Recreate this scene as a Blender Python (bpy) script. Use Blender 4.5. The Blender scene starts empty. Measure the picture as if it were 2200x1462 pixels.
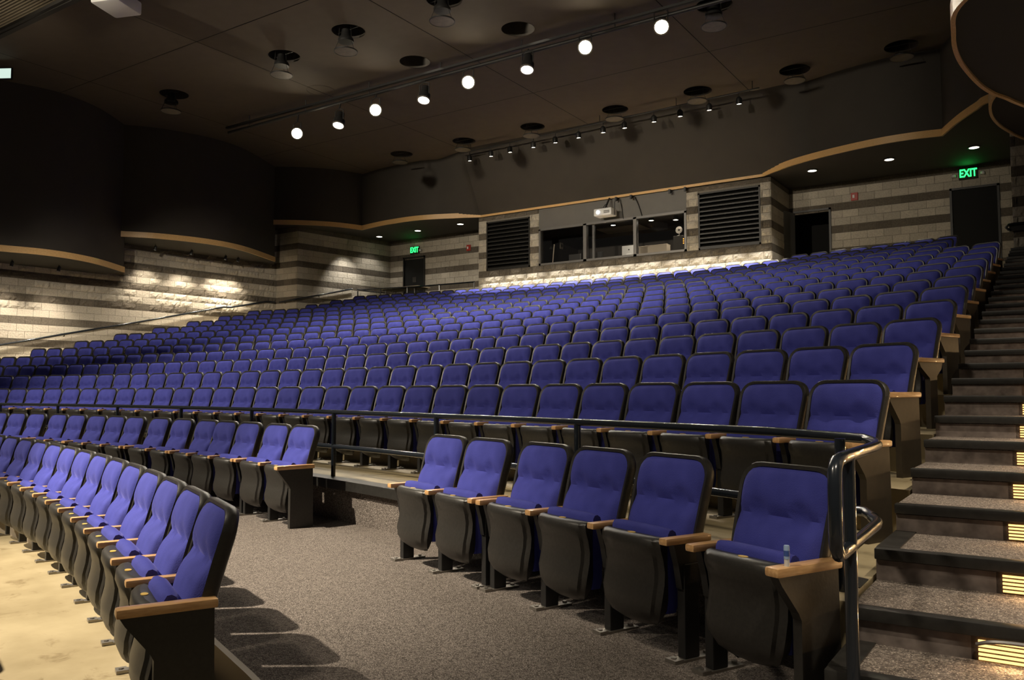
import bpy, bmesh, math, random
from mathutils import Vector, Matrix
random.seed(7)
PI = math.pi
sc = bpy.context.scene
COL = sc.collection
EYE = 1.42                       # camera height above the concrete floor; heights marked "eye" are relative to it

# ---------------------------------------------------------------- camera
cam_d = bpy.data.cameras.new('camera'); cam = bpy.data.objects.new('camera', cam_d); COL.objects.link(cam)
cam_d.sensor_width = 36; cam_d.sensor_fit = 'HORIZONTAL'; cam_d.lens = 1778.9 * 36 / 2200
cam_d.clip_start = .05; cam_d.clip_end = 200
cam.location = (0, 0, EYE)
cam.rotation_euler = (PI/2 + .0633, 0, math.radians(33.5))
sc.camera = cam

# ---------------------------------------------------------------- world, exposure, large lights
w = bpy.data.worlds.new('world'); sc.world = w; w.use_nodes = True
w.node_tree.nodes['Background'].inputs[0].default_value = (1.0, .90, .78, 1)
w.node_tree.nodes['Background'].inputs[1].default_value = .045
vs = sc.view_settings
vs.view_transform = 'Standard'; vs.look = 'None'; vs.exposure = 0.18; vs.gamma = 1.0; vs.use_curve_mapping = False
try:
    sc.cycles.use_denoising = True; sc.cycles.max_bounces = 3; sc.cycles.diffuse_bounces = 2; sc.cycles.glossy_bounces = 2; sc.cycles.caustics_reflective = False; sc.cycles.caustics_refractive = False; sc.cycles.transmission_bounces = 2; sc.cycles.transparent_max_bounces = 6
except Exception: pass

WARM = (1.0, .87, .68); WHITE = (1.0, .93, .82)
def spot(name, loc, target, power, deg, blend=.35, radius=.08, color=WARM):
    d = bpy.data.lights.new(name, 'SPOT'); d.energy = power; d.spot_size = math.radians(deg); d.spot_blend = blend
    d.shadow_soft_size = radius; d.color = color
    o = bpy.data.objects.new(name, d); COL.objects.link(o); o.location = loc
    o.rotation_euler = (Vector(target) - Vector(loc)).to_track_quat('-Z', 'Y').to_euler()
    return o
def point(name, loc, power, radius=.03, color=WARM):
    d = bpy.data.lights.new(name, 'POINT'); d.energy = power; d.shadow_soft_size = radius; d.color = color
    o = bpy.data.objects.new(name, d); COL.objects.link(o); o.location = loc
    return o
# stage-side lighting on the beam over the apron (behind and beside the camera), plus added fill spots
spot('stage_beam_light', (-10.3, -.7, 9.4), (-6.2, 3.2, .3), 13000, 37, .9, .08, WARM)
spot('stage_beam_light', (-17.0, -1.5, 9.6), (-12.0, 8.0, 1.0), 6500, 66, .9, .25, WARM)
spot('stage_front_light', (-16.5, -6.0, 8.6), (-15.0, 24.2, 7.2), 9500, 36, 1.0, .3, WARM)
spot('stage_front_light', (-9.0, -6.0, 8.6), (-10.0, 24.5, 7.6), 7500, 40, 1.0, .3, WARM)
for ty, tz in ((12.5, 2.6), (16.5, 3.3), (20.5, 4.1)): spot('added_side_fill', (-4.0, -5.0, 8.4), (-26.2, ty, tz), 11000, 13, 1.0, .3, WARM)  # added fill spots that brighten the side wall; no such fixtures known
spot('stage_beam_light', (-4.2, -2.0, 9.4), (-1.2, 5.5, .8), 1500, 52, 1.0, .4, WARM)  # added soft fill for the stair-side seats and steps, no known lamp
# downlights over the stair aisle
for hx, hy, hz, hp in ((.9, 1.5, 5.6, 800), (.9, 5.0, 5.6, 800), (.7, 9.6, 5.2, 700), (.7, 12.6, 5.2, 600), (.6, 17.0, 6.3, 700)):
    spot('aisle_downlight', (hx, hy, hz), (hx-.15, hy+.6, 0), hp, 58, .8, .08, WARM)
# house lamps in the pendant discs
for hx, hy, hp in ((-16.4, 14.1, 900), (-11.1, 14.1, 900), (-14.0, 14.0, 900), (-8.3, 14.1, 700)):
    spot('house_light', (hx, hy-.1, 9.5), (hx, hy, 0), hp, 150, .8, .25, WHITE)

# ---------------------------------------------------------------- materials
def new_mat(name):
    m = bpy.data.materials.new(name); m.use_nodes = True
    nt = m.node_tree; return m, nt, nt.nodes['Principled BSDF']
def N(nt, kind, **kw):
    n = nt.nodes.new(kind)
    for k, v in kw.items():
        if k in n.inputs.keys(): n.inputs[k].default_value = v
        else: setattr(n, k, v)
    return n
def ramp(nt, fac, c0, c1, p0=.3, p1=.7):
    r = nt.nodes.new('ShaderNodeValToRGB'); r.color_ramp.elements[0].position = p0; r.color_ramp.elements[1].position = p1
    r.color_ramp.elements[0].color = (*c0, 1); r.color_ramp.elements[1].color = (*c1, 1)
    nt.links.new(fac, r.inputs[0]); return r.outputs[0]
def coords(nt, scale=(1, 1, 1), kind='Object'):
    t = nt.nodes.new('ShaderNodeTexCoord'); mp = nt.nodes.new('ShaderNodeMapping'); mp.inputs['Scale'].default_value = scale
    nt.links.new(t.outputs[kind], mp.inputs[0]); return mp.outputs[0]
def bump(nt, b, height, strength, dist):
    n = nt.nodes.new('ShaderNodeBump'); n.inputs['Strength'].default_value = strength; n.inputs['Distance'].default_value = dist
    nt.links.new(height, n.inputs['Height']); nt.links.new(n.outputs[0], b.inputs['Normal'])
def simple(name, col, rough=.5, metal=0, noise=0, nscale=40, bmp=0, spec=.5, coat=0):
    m, nt, b = new_mat(name)
    b.inputs['Base Color'].default_value = (*col, 1); b.inputs['Roughness'].default_value = rough; b.inputs['Metallic'].default_value = metal
    b.inputs['Specular IOR Level'].default_value = spec; b.inputs['Coat Weight'].default_value = coat
    if noise or bmp:
        t = N(nt, 'ShaderNodeTexNoise', Scale=nscale, Detail=2.0); nt.links.new(coords(nt), t.inputs['Vector'])
        if noise:
            nt.links.new(ramp(nt, t.outputs[0], tuple(c*(1-noise) for c in col), tuple(min(1, c*(1+noise)) for c in col)), b.inputs['Base Color'])
        if bmp: bump(nt, b, t.outputs[0], bmp, .004)
    return m
def emit(name, col, strength):
    m, nt, b = new_mat(name)
    b.inputs['Base Color'].default_value = (0, 0, 0, 1); b.inputs['Emission Color'].default_value = (*col, 1); b.inputs['Emission Strength'].default_value = strength
    return m
M = {}
def fabric():
    m, nt, b = new_mat('blue_fabric')
    c = coords(nt, (1, 1, 1))
    t = N(nt, 'ShaderNodeTexNoise', Scale=9.0, Detail=1.0); nt.links.new(c, t.inputs['Vector'])
    base = ramp(nt, t.outputs[0], (.046, .052, .285), (.060, .067, .35))
    rnd = nt.nodes.new('ShaderNodeObjectInfo'); hsv = N(nt, 'ShaderNodeHueSaturation')
    mr = N(nt, 'ShaderNodeMapRange'); mr.inputs['To Min'].default_value = .9; mr.inputs['To Max'].default_value = 1.1
    nt.links.new(rnd.outputs['Random'], mr.inputs[0]); nt.links.new(mr.outputs[0], hsv.inputs['Value'])
    nt.links.new(base, hsv.inputs['Color']); nt.links.new(hsv.outputs[0], b.inputs['Base Color'])
    b.inputs['Roughness'].default_value = .85; b.inputs['Specular IOR Level'].default_value = .2
    b.inputs['Sheen Weight'].default_value = .35; b.inputs['Sheen Roughness'].default_value = .4; b.inputs['Sheen Tint'].default_value = (.35, .35, .9, 1)
    wv = N(nt, 'ShaderNodeTexVoronoi', Scale=170.0); nt.links.new(c, wv.inputs['Vector']); bump(nt, b, wv.outputs['Distance'], .35, .002)
    return m
M['fabric'] = fabric()
M['plastic'] = simple('black_plastic', (.026, .024, .021), .42, noise=.15, nscale=60, bmp=.15)
M['steel'] = simple('black_steel', (.012, .012, .012), .45)
M['end_panel'] = simple('bronze_laminate', (.040, .030, .018), .5, noise=.1, nscale=30)
M['rail'] = simple('black_enamel', (.012, .016, .022), .22, coat=.4)
M['brass'] = simple('brass_plate', (.72, .48, .10), .35)
M['zinc'] = simple('galvanised_steel', (.32, .30, .27), .4, metal=.8)
def wood(name, c0, c1):
    m, nt, b = new_mat(name)
    t = N(nt, 'ShaderNodeTexNoise', Scale=6.0, Detail=6.0); nt.links.new(coords(nt, (14, 2, 14)), t.inputs['Vector'])
    nt.links.new(ramp(nt, t.outputs[0], c0, c1, .35, .68), b.inputs['Base Color']); b.inputs['Roughness'].default_value = .38; b.inputs['Coat Weight'].default_value = .3
    return m
M['oak'] = wood('oak', (.60, .33, .13), (.78, .48, .22))
M['oak_trim'] = wood('oak_trim', (.60, .36, .14), (.74, .48, .21))
def block_mat(name, col, var):
    m, nt, b = new_mat(name)
    c = coords(nt)
    rnd = nt.nodes.new('ShaderNodeObjectInfo')
    add = nt.nodes.new('ShaderNodeVectorMath'); add.operation = 'MULTIPLY_ADD'
    nt.links.new(rnd.outputs['Random'], add.inputs[0]); add.inputs[1].default_value = (37, 19, 53); nt.links.new(c, add.inputs[2])
    t = N(nt, 'ShaderNodeTexNoise', Scale=26.0, Detail=3.0, Roughness=.65); nt.links.new(add.outputs[0], t.inputs['Vector'])
    base = ramp(nt, t.outputs[0], tuple(x*(1-var) for x in col), tuple(x*(1+var*.6) for x in col), .25, .75)
    hsv = N(nt, 'ShaderNodeHueSaturation'); mr = N(nt, 'ShaderNodeMapRange'); mr.inputs['To Min'].default_value = .86; mr.inputs['To Max'].default_value = 1.1
    nt.links.new(rnd.outputs['Random'], mr.inputs[0]); nt.links.new(mr.outputs[0], hsv.inputs['Value']); nt.links.new(base, hsv.inputs['Color'])
    nt.links.new(hsv.outputs[0], b.inputs['Base Color']); b.inputs['Roughness'].default_value = .92; b.inputs['Specular IOR Level'].default_value = .15
    t2 = N(nt, 'ShaderNodeTexNoise', Scale=17.0, Detail=3.0, Roughness=.6); nt.links.new(add.outputs[0], t2.inputs['Vector'])
    bump(nt, b, t2.outputs[0], .8, .03)
    return m
M['block_light'] = block_mat('light_split_face_block', (.50, .455, .38), .22)
M['block_dark'] = block_mat('dark_split_face_block', (.145, .125, .10), .35)
M['mortar'] = simple('mortar', (.20, .18, .15), .95, noise=.2, nscale=30)
def concrete():
    m, nt, b = new_mat('sealed_concrete')
    c = coords(nt)
    t = N(nt, 'ShaderNodeTexNoise', Scale=1.6, Detail=5.0, Roughness=.62); nt.links.new(c, t.inputs['Vector'])
    base = ramp(nt, t.outputs[0], (.27, .215, .12), (.40, .33, .20), .3, .72)
    t2 = N(nt, 'ShaderNodeTexNoise', Scale=5.0, Detail=5.0, Roughness=.7, Distortion=.6); nt.links.new(c, t2.inputs['Vector'])
    st = ramp(nt, t2.outputs[0], (.55, .5, .42), (1, 1, 1), .30, .42)
    mx = N(nt, 'ShaderNodeMix', data_type='RGBA', blend_type='MULTIPLY'); mx.inputs[0].default_value = .8
    nt.links.new(base, mx.inputs[6]); nt.links.new(st, mx.inputs[7]); nt.links.new(mx.outputs[2], b.inputs['Base Color'])
    b.inputs['Roughness'].default_value = .5; b.inputs['Specular IOR Level'].default_value = .35
    bump(nt, b, t2.outputs[0], .1, .01)
    return m
M['concrete'] = concrete()
def carpet(name, c0, c1, c2):
    m, nt, b = new_mat(name)
    c = coords(nt)
    t = N(nt, 'ShaderNodeTexNoise', Scale=60.0, Detail=2.0, Roughness=.7); nt.links.new(c, t.inputs['Vector'])
    v = N(nt, 'ShaderNodeTexVoronoi', Scale=120.0); nt.links.new(c, v.inputs['Vector'])
    base = ramp(nt, t.outputs[0], c0, c1, .36, .64)
    sp = N(nt, 'ShaderNodeTexNoise', Scale=150.0, Detail=1.0); nt.links.new(c, sp.inputs['Vector'])
    mask = ramp(nt, sp.outputs[0], (0, 0, 0), (1, 1, 1), .60, .68)
    mx = N(nt, 'ShaderNodeMix', data_type='RGBA'); nt.links.new(mask, mx.inputs[0]); nt.links.new(base, mx.inputs[6]); mx.inputs[7].default_value = (*c2, 1)
    nt.links.new(mx.outputs[2], b.inputs['Base Color']); b.inputs['Roughness'].default_value = 1; b.inputs['Specular IOR Level'].default_value = .05
    bump(nt, b, v.outputs['Distance'], .9, .006)
    return m
M['carpet'] = carpet('speckled_carpet', (.080, .068, .060), (.20, .172, .152), (.42, .37, .33))
M['stair_carpet'] = carpet('stair_carpet', (.09, .075, .066), (.22, .185, .16), (.5, .43, .36))
M['riser'] = simple('riser_carpet', (.17, .14, .125), .95, noise=.35, nscale=14, bmp=.3, spec=.1)
M['nosing'] = simple('black_rubber_nosing', (.022, .021, .019), .38, noise=.2, nscale=30)
M['ceiling'] = simple('brown_black_ceiling_paint', (.10, .079, .056), .8, noise=.05, nscale=3)
M['bulkhead'] = simple('charcoal_bulkhead_paint', (.036, .030, .023), .75, noise=.06, nscale=2)
M['soffit'] = simple('black_soffit_paint', (.030, .027, .022), .8)
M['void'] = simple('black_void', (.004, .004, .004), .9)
M['grey_metal'] = simple('grey_frame', (.16, .155, .15), .4, metal=.4)
M['fascia'] = simple('grey_fascia', (.12, .115, .105), .55, noise=.04, nscale=4)
M['louvre'] = simple('dark_louvre_metal', (.012, .011, .009), .45)
M['door'] = simple('charcoal_door_paint', (.013, .0135, .0135), .75, spec=.2)
M['white'] = simple('white_plastic', (.75, .75, .74), .4)
M['pale'] = simple('pale_panel', (.42, .36, .28), .7)
M['red'] = simple('red_plastic', (.40, .03, .02), .45)
M['table'] = simple('table_laminate', (.62, .52, .38), .5)
M['balm'] = simple('pale_blue_plastic', (.35, .48, .72), .35)
M['disc'] = simple('frosted_disc', (.17, .15, .12), .5, noise=.15, nscale=8)
M['grating'] = simple('grating_steel', (.45, .38, .27), .5, metal=.3)
M['lamp_hot'] = emit('lamp_glow', (1.0, .86, .62), 60)
M['lamp_mid'] = emit('track_lamp_glow', (1.0, .90, .72), 14)
M['lamp_dim'] = emit('downlight_glow', (1.0, .92, .78), 5)
M['step_glow'] = emit('step_light_glow', (1.0, .52, .16), 2.3)
M['exit_glow'] = emit('exit_letter_glow', (.02, 1.0, .14), 3.0)
M['lens_glow'] = emit('projector_lens_glow', (.7, .8, 1.0), 12)
M['amber'] = emit('amber_led', (1.0, .35, .04), 3)
def glass():
    m, nt, b = new_mat('window_glass')
    out = nt.nodes['Material Output']; tr = nt.nodes.new('ShaderNodeBsdfTransparent'); gl = nt.nodes.new('ShaderNodeBsdfGlossy'); gl.inputs['Roughness'].default_value = .02
    fr = nt.nodes.new('ShaderNodeFresnel'); mx = nt.nodes.new('ShaderNodeMixShader')
    nt.links.new(fr.outputs[0], mx.inputs[0]); nt.links.new(tr.outputs[0], mx.inputs[1]); nt.links.new(gl.outputs[0], mx.inputs[2]); nt.links.new(mx.outputs[0], out.inputs[0])
    return m
M['glass'] = glass()

# ---------------------------------------------------------------- mesh helpers
class MB:
    def __init__(s): s.v = []; s.f = []; s.m = []
    def add(s, vs_, fs, mi=0):
        o = len(s.v); s.v += [tuple(p) for p in vs_]; s.f += [tuple(i+o for i in f) for f in fs]; s.m += [mi]*len(fs); return s
    def box(s, x0, x1, y0, y1, z0, z1, mi=0):
        v = [(x0,y0,z0),(x1,y0,z0),(x1,y1,z0),(x0,y1,z0),(x0,y0,z1),(x1,y0,z1),(x1,y1,z1),(x0,y1,z1)]
        return s.add(v, [(0,3,2,1),(4,5,6,7),(0,1,5,4),(1,2,6,5),(2,3,7,6),(3,0,4,7)], mi)
    def cbox(s, x0, x1, y0, y1, z0, z1, c, mi=0):          # box with all edges eased
        bm = bmesh.new(); bmesh.ops.create_cube(bm, size=1)
        for v in bm.verts: v.co = Vector(((x0+x1)/2+v.co.x*(x1-x0), (y0+y1)/2+v.co.y*(y1-y0), (z0+z1)/2+v.co.z*(z1-z0)))
        bmesh.ops.bevel(bm, geom=bm.edges[:], offset=c, segments=2, profile=.6, affect='EDGES')
        bm.verts.index_update(); s.add([v.co[:] for v in bm.verts], [tuple(v.index for v in f.verts) for f in bm.faces], mi); bm.free(); return s
    def prism(s, poly, h0, h1, axis='z', mi=0):            # poly in the two other axes, extruded along axis
        def P(a, b, h): return {'z': (a, b, h), 'x': (h, a, b), 'y': (a, h, b)}[axis]
        n = len(poly); v = [P(a, b, h0) for a, b in poly] + [P(a, b, h1) for a, b in poly]
        f = [tuple(range(n-1, -1, -1)), tuple(range(n, 2*n))] + [(i, (i+1) % n, n+(i+1) % n, n+i) for i in range(n)]
        return s.add(v, f, mi)
    def tube(s, pts, r, n=10, mi=0, caps=True):
        pts = [Vector(p) for p in pts]; rings = []; a = None
        for i, p in enumerate(pts):
            d = (pts[min(i+1, len(pts)-1)] - pts[max(i-1, 0)]).normalized()
            if a is None: a = d.cross(Vector((0, 0, 1)) if abs(d.z) < .95 else Vector((1, 0, 0))).normalized()
            else: a = (a - d*a.dot(d)).normalized()
            b = a.cross(d)
            rings.append([p + (a*math.cos(t) + b*math.sin(t))*r for t in [2*PI*k/n for k in range(n)]])
        v = [q for rg in rings for q in rg]; f = []
        for i in range(len(pts)-1):
            for k in range(n): f.append((i*n+k, i*n+(k+1) % n, (i+1)*n+(k+1) % n, (i+1)*n+k))
        if caps: f += [tuple(range(n-1, -1, -1)), tuple((len(pts)-1)*n+k for k in range(n))]
        return s.add(v, f, mi)
    def lathe(s, prof, n=20, c=(0, 0, 0), mi=0, cap0=True, cap1=True):
        v = []; f = []
        for r, z in prof: v += [(c[0]+r*math.cos(2*PI*k/n), c[1]+r*math.sin(2*PI*k/n), c[2]+z) for k in range(n)]
        for i in range(len(prof)-1):
            for k in range(n): f.append((i*n+k, i*n+(k+1) % n, (i+1)*n+(k+1) % n, (i+1)*n+k))
        if cap0: f.append(tuple(range(n-1, -1, -1)))
        if cap1: f.append(tuple((len(prof)-1)*n+k for k in range(n)))
        return s.add(v, f, mi)
    def grid(s, fn, nu, nv, mi=0, flip=False):
        v = [fn(i/nu, j/nv) for j in range(nv+1) for i in range(nu+1)]
        f = []
        for j in range(nv):
            for i in range(nu):
                q = (j*(nu+1)+i, j*(nu+1)+i+1, (j+1)*(nu+1)+i+1, (j+1)*(nu+1)+i); f.append(q[::-1] if flip else q)
        return s.add(v, f, mi)
    def mesh(s, name, mats, smooth=False, recalc=True):
        me = bpy.data.meshes.new(name); me.from_pydata(s.v, [], s.f)
        for m in (mats if isinstance(mats, (list, tuple)) else [mats]): me.materials.append(m)
        me.polygons.foreach_set('material_index', s.m)
        if recalc:
            bm = bmesh.new(); bm.from_mesh(me); bmesh.ops.recalc_face_normals(bm, faces=bm.faces); bm.to_mesh(me); bm.free()
        if smooth:
            me.polygons.foreach_set('use_smooth', [True]*len(me.polygons))
            try: me.set_sharp_from_angle(angle=math.radians(42))
            except Exception: pass
        me.update(); return me
def ob(name, me, parent=None, loc=None, rz=None, scale=None):
    o = bpy.data.objects.new(name, me); COL.objects.link(o)
    if parent: o.parent = parent
    if loc: o.location = loc
    if rz is not None: o.rotation_euler = (0, 0, rz)
    if scale: o.scale = scale
    return o
def tag(o, label, cat=None, group=None, kind=None):
    o['label'] = label
    if cat: o['category'] = cat
    if group: o['group'] = group
    if kind: o['kind'] = kind
    return o
def thing(name, label, cat, loc=(0, 0, 0), rz=0, group=None):
    return tag(ob(name, None, None, loc, rz), label, cat, group)
def struct(name, me, label):
    return tag(ob(name, me), label, kind='structure')
def part(name, mb, mat, parent, smooth=False): return ob(name, mb.mesh(name, mat, smooth), parent)
def nth(n): return '%d%s' % (n, 'th' if 10 <= n % 100 <= 20 else {1: 'st', 2: 'nd', 3: 'rd'}.get(n % 10, 'th'))

# ---------------------------------------------------------------- plan of the house
CX, CY = -14.293, -24.038                                # centre of the seating arcs
ROWR = [32.435, 33.455, 34.74, 35.947, 37.149, 38.405, 39.573, 40.809, 42.002, 43.199, 44.375, 45.59, 46.776, 47.979, 49.146]
ROWZ = [.074, .361, .647, .931, 1.215, 1.497, 1.778, 2.058, 2.337, 2.615, 2.891, 3.166, 3.44, 3.713, 3.985]   # eye, back tops
SEAT_H = .95
ZF = [z - SEAT_H + EYE for z in ROWZ]
AEND = [.4276, .4145, .3985, .3846, .3716, .3585, .3476, .3362, .3263, .3172, .3082]
WROW = [.584, .5629, .5505, .558, .5735]
Z_CARPET = .14
SOFF = [3.90+EYE, 5.03+EYE, 6.45+EYE]; CEIL = 8.70+EYE
def polar(R, a, z=0): return (CX + R*math.sin(a), CY + R*math.cos(a), z)
def ang_at_x(R, X): return math.asin((X - CX)/R)

# ---------------------------------------------------------------- floors and tiers
def sector(R0, R1, X0, X1, z0, z1, n=60, mi_top=0, mi_front=0, band=None):
    """slab between two arcs, its ends cut along X0 and X1; band: height of a separate strip at the top of the front face"""
    mb = MB(); ra = []
    for R in (R0, R1):
        a0, a1 = ang_at_x(R, X0), ang_at_x(R, X1); ra.append([a0 + (a1-a0)*k/n for k in range(n+1)])
    v = []; 
    for k in range(n+1): v += [polar(R0, ra[0][k], z0), polar(R0, ra[0][k], z1), polar(R1, ra[1][k], z1), polar(R1, ra[1][k], z0)]
    top = []; front = []; other = []
    for k in range(n):
        a, b = 4*k, 4*k+4
        top.append((a+1, b+1, b+2, a+2)); front.append((a, b, b+1, a+1)); other.append((a+2, b+2, b+3, a+3)); other.append((a, a+3, b+3, b))
    other += [(0, 1, 2, 3), (4*n, 4*n+3, 4*n+2, 4*n+1)]
    mb.add(v, top, mi_top); o = len(mb.v) - len(v)
    mb.f += front; mb.m += [mi_front]*len(front); mb.f += other; mb.m += [mi_top]*len(other)
    return mb
XL, XA = -27.2, -.78
floor = struct('floor', sector(22, 28.86, -34, 6, -.3, -.03, 40).mesh('floor', M['concrete']), 'bare yellowish concrete floor under the lowest seats')
fc = ob('carpet_aisle', sector(28.86, 31.2, -34, 6, -.2, Z_CARPET, 60).mesh('carpet_aisle', M['carpet']), floor)
fc['label'] = 'dark speckled carpet of the cross aisle'
ke = ob('kerb', sector(28.83, 28.862, -34, 6, -.03, Z_CARPET+.004, 60).mesh('kerb', M['pale']), floor)
for i in range(15):
    R0 = 31.18 if i == 0 else ROWR[i-1] + .07
    R1 = (ROWR[i] + .07) if i < 14 else 51.2
    x1 = XA
    o = ob('tier', sector(R0, R1+.02, XL, x1, ZF[i]-(.6 if i else .45), ZF[i], 60, 0, 1 if i == 0 else 0).mesh('tier', [M['concrete'], M['carpet']]), floor)
ob('nosing', sector(31.12, 31.30, XL, XA, ZF[0]-.085, ZF[0]+.006, 70).mesh('nosing', M['nosing']), floor)
ob('landing', MB().cbox(-.88, -.775, 3.72, 4.3, .15, ZF[0]+.002, .006).mesh('landing', M['concrete']), floor)
# rear landings
mb = MB(); mb.box(-7.0, 1.6, 24.9, 26.7, 3.0, ZF[14]+.22); ob('landing', mb.mesh('landing', M['concrete']), floor)
mb = MB(); mb.box(-24.6, -17.7, 24.35, 26.7, 3.0, 3.36+EYE); ob('landing', mb.mesh('landing', M['concrete']), floor)

# ---------------------------------------------------------------- stair aisle
stair = thing('stair_flight', 'carpeted stair aisle with black nosings climbing beside the seat ends', 'stairs', (0, 0, 0))
SX0, SX1 = -.77, 1.45
STEP = []                                               # (nosing Y, tread z)
STEP.append((2.70, EYE-1.16)); STEP.append((3.27, EYE-1.03))
for n in range(0, 28): STEP.append((3.70 + .6*n + (.0), EYE - .891 + .1435*n))
step_light_mesh = None
lm = MB()
for k in range(5): lm.box(0, .24, -.012, 0, .012+k*.0165, .012+k*.0165+.009)
slat_me = MB().box(0, .24, -.012, 0, 0, .008).mesh('slat', M['step_glow'])
hous_me = MB().box(-.025, .27, -.006, .02, 0, .105).mesh('housing', M['nosing'])
for k, (y, z) in enumerate(STEP):
    y1 = STEP[k+1][0] if k+1 < len(STEP) else 21.68
    st = thing_part = ob('step', MB().box(SX0+.005, SX1, y+.02, y1+.06, z-.45, z).mesh('step', M['stair_carpet']), stair)
    ob('nosing', MB().cbox(SX0, SX1, y-.012, y+.06, z-.045, z+.006, .006).mesh('nosing', M['nosing'], True), st)
    ob('riser', MB().box(SX0+.004, SX1, y+.012, y+.022, z-.16, z-.05).mesh('riser', M['riser']), st)
    if k in (0, 1, 3): 
        ob('side_strip', MB().box(SX0, SX0+.10, y+.05, y1+.02, z, z+.006).mesh('side_strip', M['nosing']), st)
    if k >= 2 and k % 1 == 0:
        slx = -.30 if k == 2 else -.245
        pt = thing('step_light', 'amber louvred step light, %s riser up the stair aisle' % nth(k+1), 'light', (slx, y+.018, z-.148), 0, 'step lights in the stair risers')
        ob('housing', hous_me, pt)
        for j in range(5): ob('slat', slat_me, pt, (0, -.004, .014+j*.0165))
        if k <= 12: spot('step_lamp', (slx+.12, y-.02, z-.07), (slx+.02, y-.5, z-.20), 3.2, 150, .9, .012, (1, .62, .28))

# ---------------------------------------------------------------- block walls
BL, BH = .466, .2325
ZREF = 4.44 + EYE                                        # top of a dark course
def block_meshes(mat, rough, n, seed):
    rnd = random.Random(seed); out = []
    for q in range(n):
        mb = MB(); nu, nv = 6, 3; g = .011
        off = {}
        for i in range(nu+1):
            for j in range(nv+1):
                edge = i in (0, nu) or j in (0, nv)
                off[i, j] = (.002 if edge else rough*(.35+.65*rnd.random()))
        def fn(u, v):
            i, j = round(u*nu), round(v*nv); jx = jz = 0
            if 0 < i < nu: jx = (rnd.random()-.5)*.03
            if 0 < j < nv: jz = (rnd.random()-.5)*.03
            return (-BL/2+g/2 + u*(BL-g) + jx, -.012-off[i, j], -BH/2+g/2 + v*(BH-g) + jz)
        mb.grid(fn, nu, nv)
        x0, x1, z0, z1 = -BL/2+g/2, BL/2-g/2, -BH/2+g/2, BH/2-g/2
        mb.add([(x0,-.014,z0),(x1,-.014,z0),(x1,-.014,z1),(x0,-.014,z1),(x0,.03,z0),(x1,.03,z0),(x1,.03,z1),(x0,.03,z1)], [(0,4,5,1),(1,5,6,2),(2,6,7,3),(3,7,4,0)])
        out.append(mb.mesh('block', mat, False))
    return out
BLK = {(d, r): block_meshes(M['block_dark' if d else 'block_light'], r_, 5, 10+d*3+k) for d in (0, 1) for k, (r, r_) in enumerate((('smooth', .007), ('rough', .042)))}
wall_rng = random.Random(5)
def block_wall(name, label, p0, p1, z0, z1, face='smooth', openings=(), thick=.25, limit=300, vis_z=None, phase=0, rough_fn=None):
    """wall whose face runs p0 -> p1 with its front on the right-hand side of that direction; blocks are children"""
    p0, p1 = Vector((*p0, 0)), Vector((*p1, 0)); d = (p1-p0); L = d.length; d.normalize(); nrm = Vector((d.y, -d.x, 0))
    rz = math.atan2(d.y, d.x)
    # backing, cut round the openings
    mb = MB(); xs = sorted({0, L, *[o[0] for o in openings], *[o[1] for o in openings]}); zs = sorted({z0, z1, *[o[2] for o in openings], *[o[3] for o in openings]})
    for a, b in zip(xs, xs[1:]):
        for c, e in zip(zs, zs[1:]):
            if any(o[0]-1e-6 <= a and b <= o[1]+1e-6 and o[2]-1e-6 <= c and e <= o[3]+1e-6 for o in openings): continue
            if c < z0-1e-6 or e > z1+1e-6: continue
            mb.box(a, b, .0, thick, c, e)
    wl = struct(name, mb.mesh(name, M['mortar']), label); wl.location = p0; wl.rotation_euler = (0, 0, rz)
    todo = []
    c0 = math.floor((z0-ZREF)/BH)-1
    for c in range(c0, c0+60):
        zb, zt = ZREF + c*BH - BH, ZREF + c*BH
        if zt <= z0+.02 or zb >= z1-.02: continue
        dark = (c % 3 == 0); off = (c % 2)*BL/2 + phase
        k = math.floor(-off/BL)-1
        while k*BL+off < L:
            a, b = max(0, k*BL+off), min(L, (k+1)*BL+off); k += 1
            if b-a < .03: continue
            segs = [(a, b)]; lo, hi = max(zb, z0), min(zt, z1)
            for o in openings:
                if lo < o[3]-.12 and hi > o[2]+.12:
                    ns = []
                    for s0, s1 in segs:
                        if s1 <= o[0] or s0 >= o[1]: ns.append((s0, s1)); continue
                        if o[0]-s0 > .03: ns.append((s0, o[0]))
                        if s1-o[1] > .03: ns.append((o[1], s1))
                    segs = ns
            for s0, s1 in segs:
                if hi-lo < .04: continue
                todo.append((s0, s1, lo, hi, dark))
    if vis_z: todo = [t for t in todo if vis_z[0] < (t[2]+t[3])/2 < vis_z[1] or True]
    # the blocks that show (highest first) are pieces; what lies behind the seats stays joined
    todo.sort(key=lambda t: -t[3])
    for q, (s0, s1, lo, hi, dark) in enumerate(todo[:limit]):
        r = face
        if rough_fn: r = 'rough' if rough_fn((s0+s1)/2, (lo+hi)/2) else 'smooth'
        me = wall_rng.choice(BLK[(1 if dark else 0, r)])
        ob('block', me, wl, ((s0+s1)/2, 0, (lo+hi)/2), None, ((s1-s0)/BL, 1, (hi-lo)/BH))
    rest = todo[limit:]
    for dk in (0, 1):
        rr = [t for t in rest if t[4] == bool(dk)]
        if rr:
            mb = MB()
            for s0, s1, lo, hi, _ in rr: mb.box(s0+.005, s1-.005, -.016, .01, lo+.005, hi-.005)
            o = ob('lower_blocks', mb.mesh('lower_blocks', M['block_dark' if dk else 'block_light']), wl); o['kind'] = 'stuff'
    return wl
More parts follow.
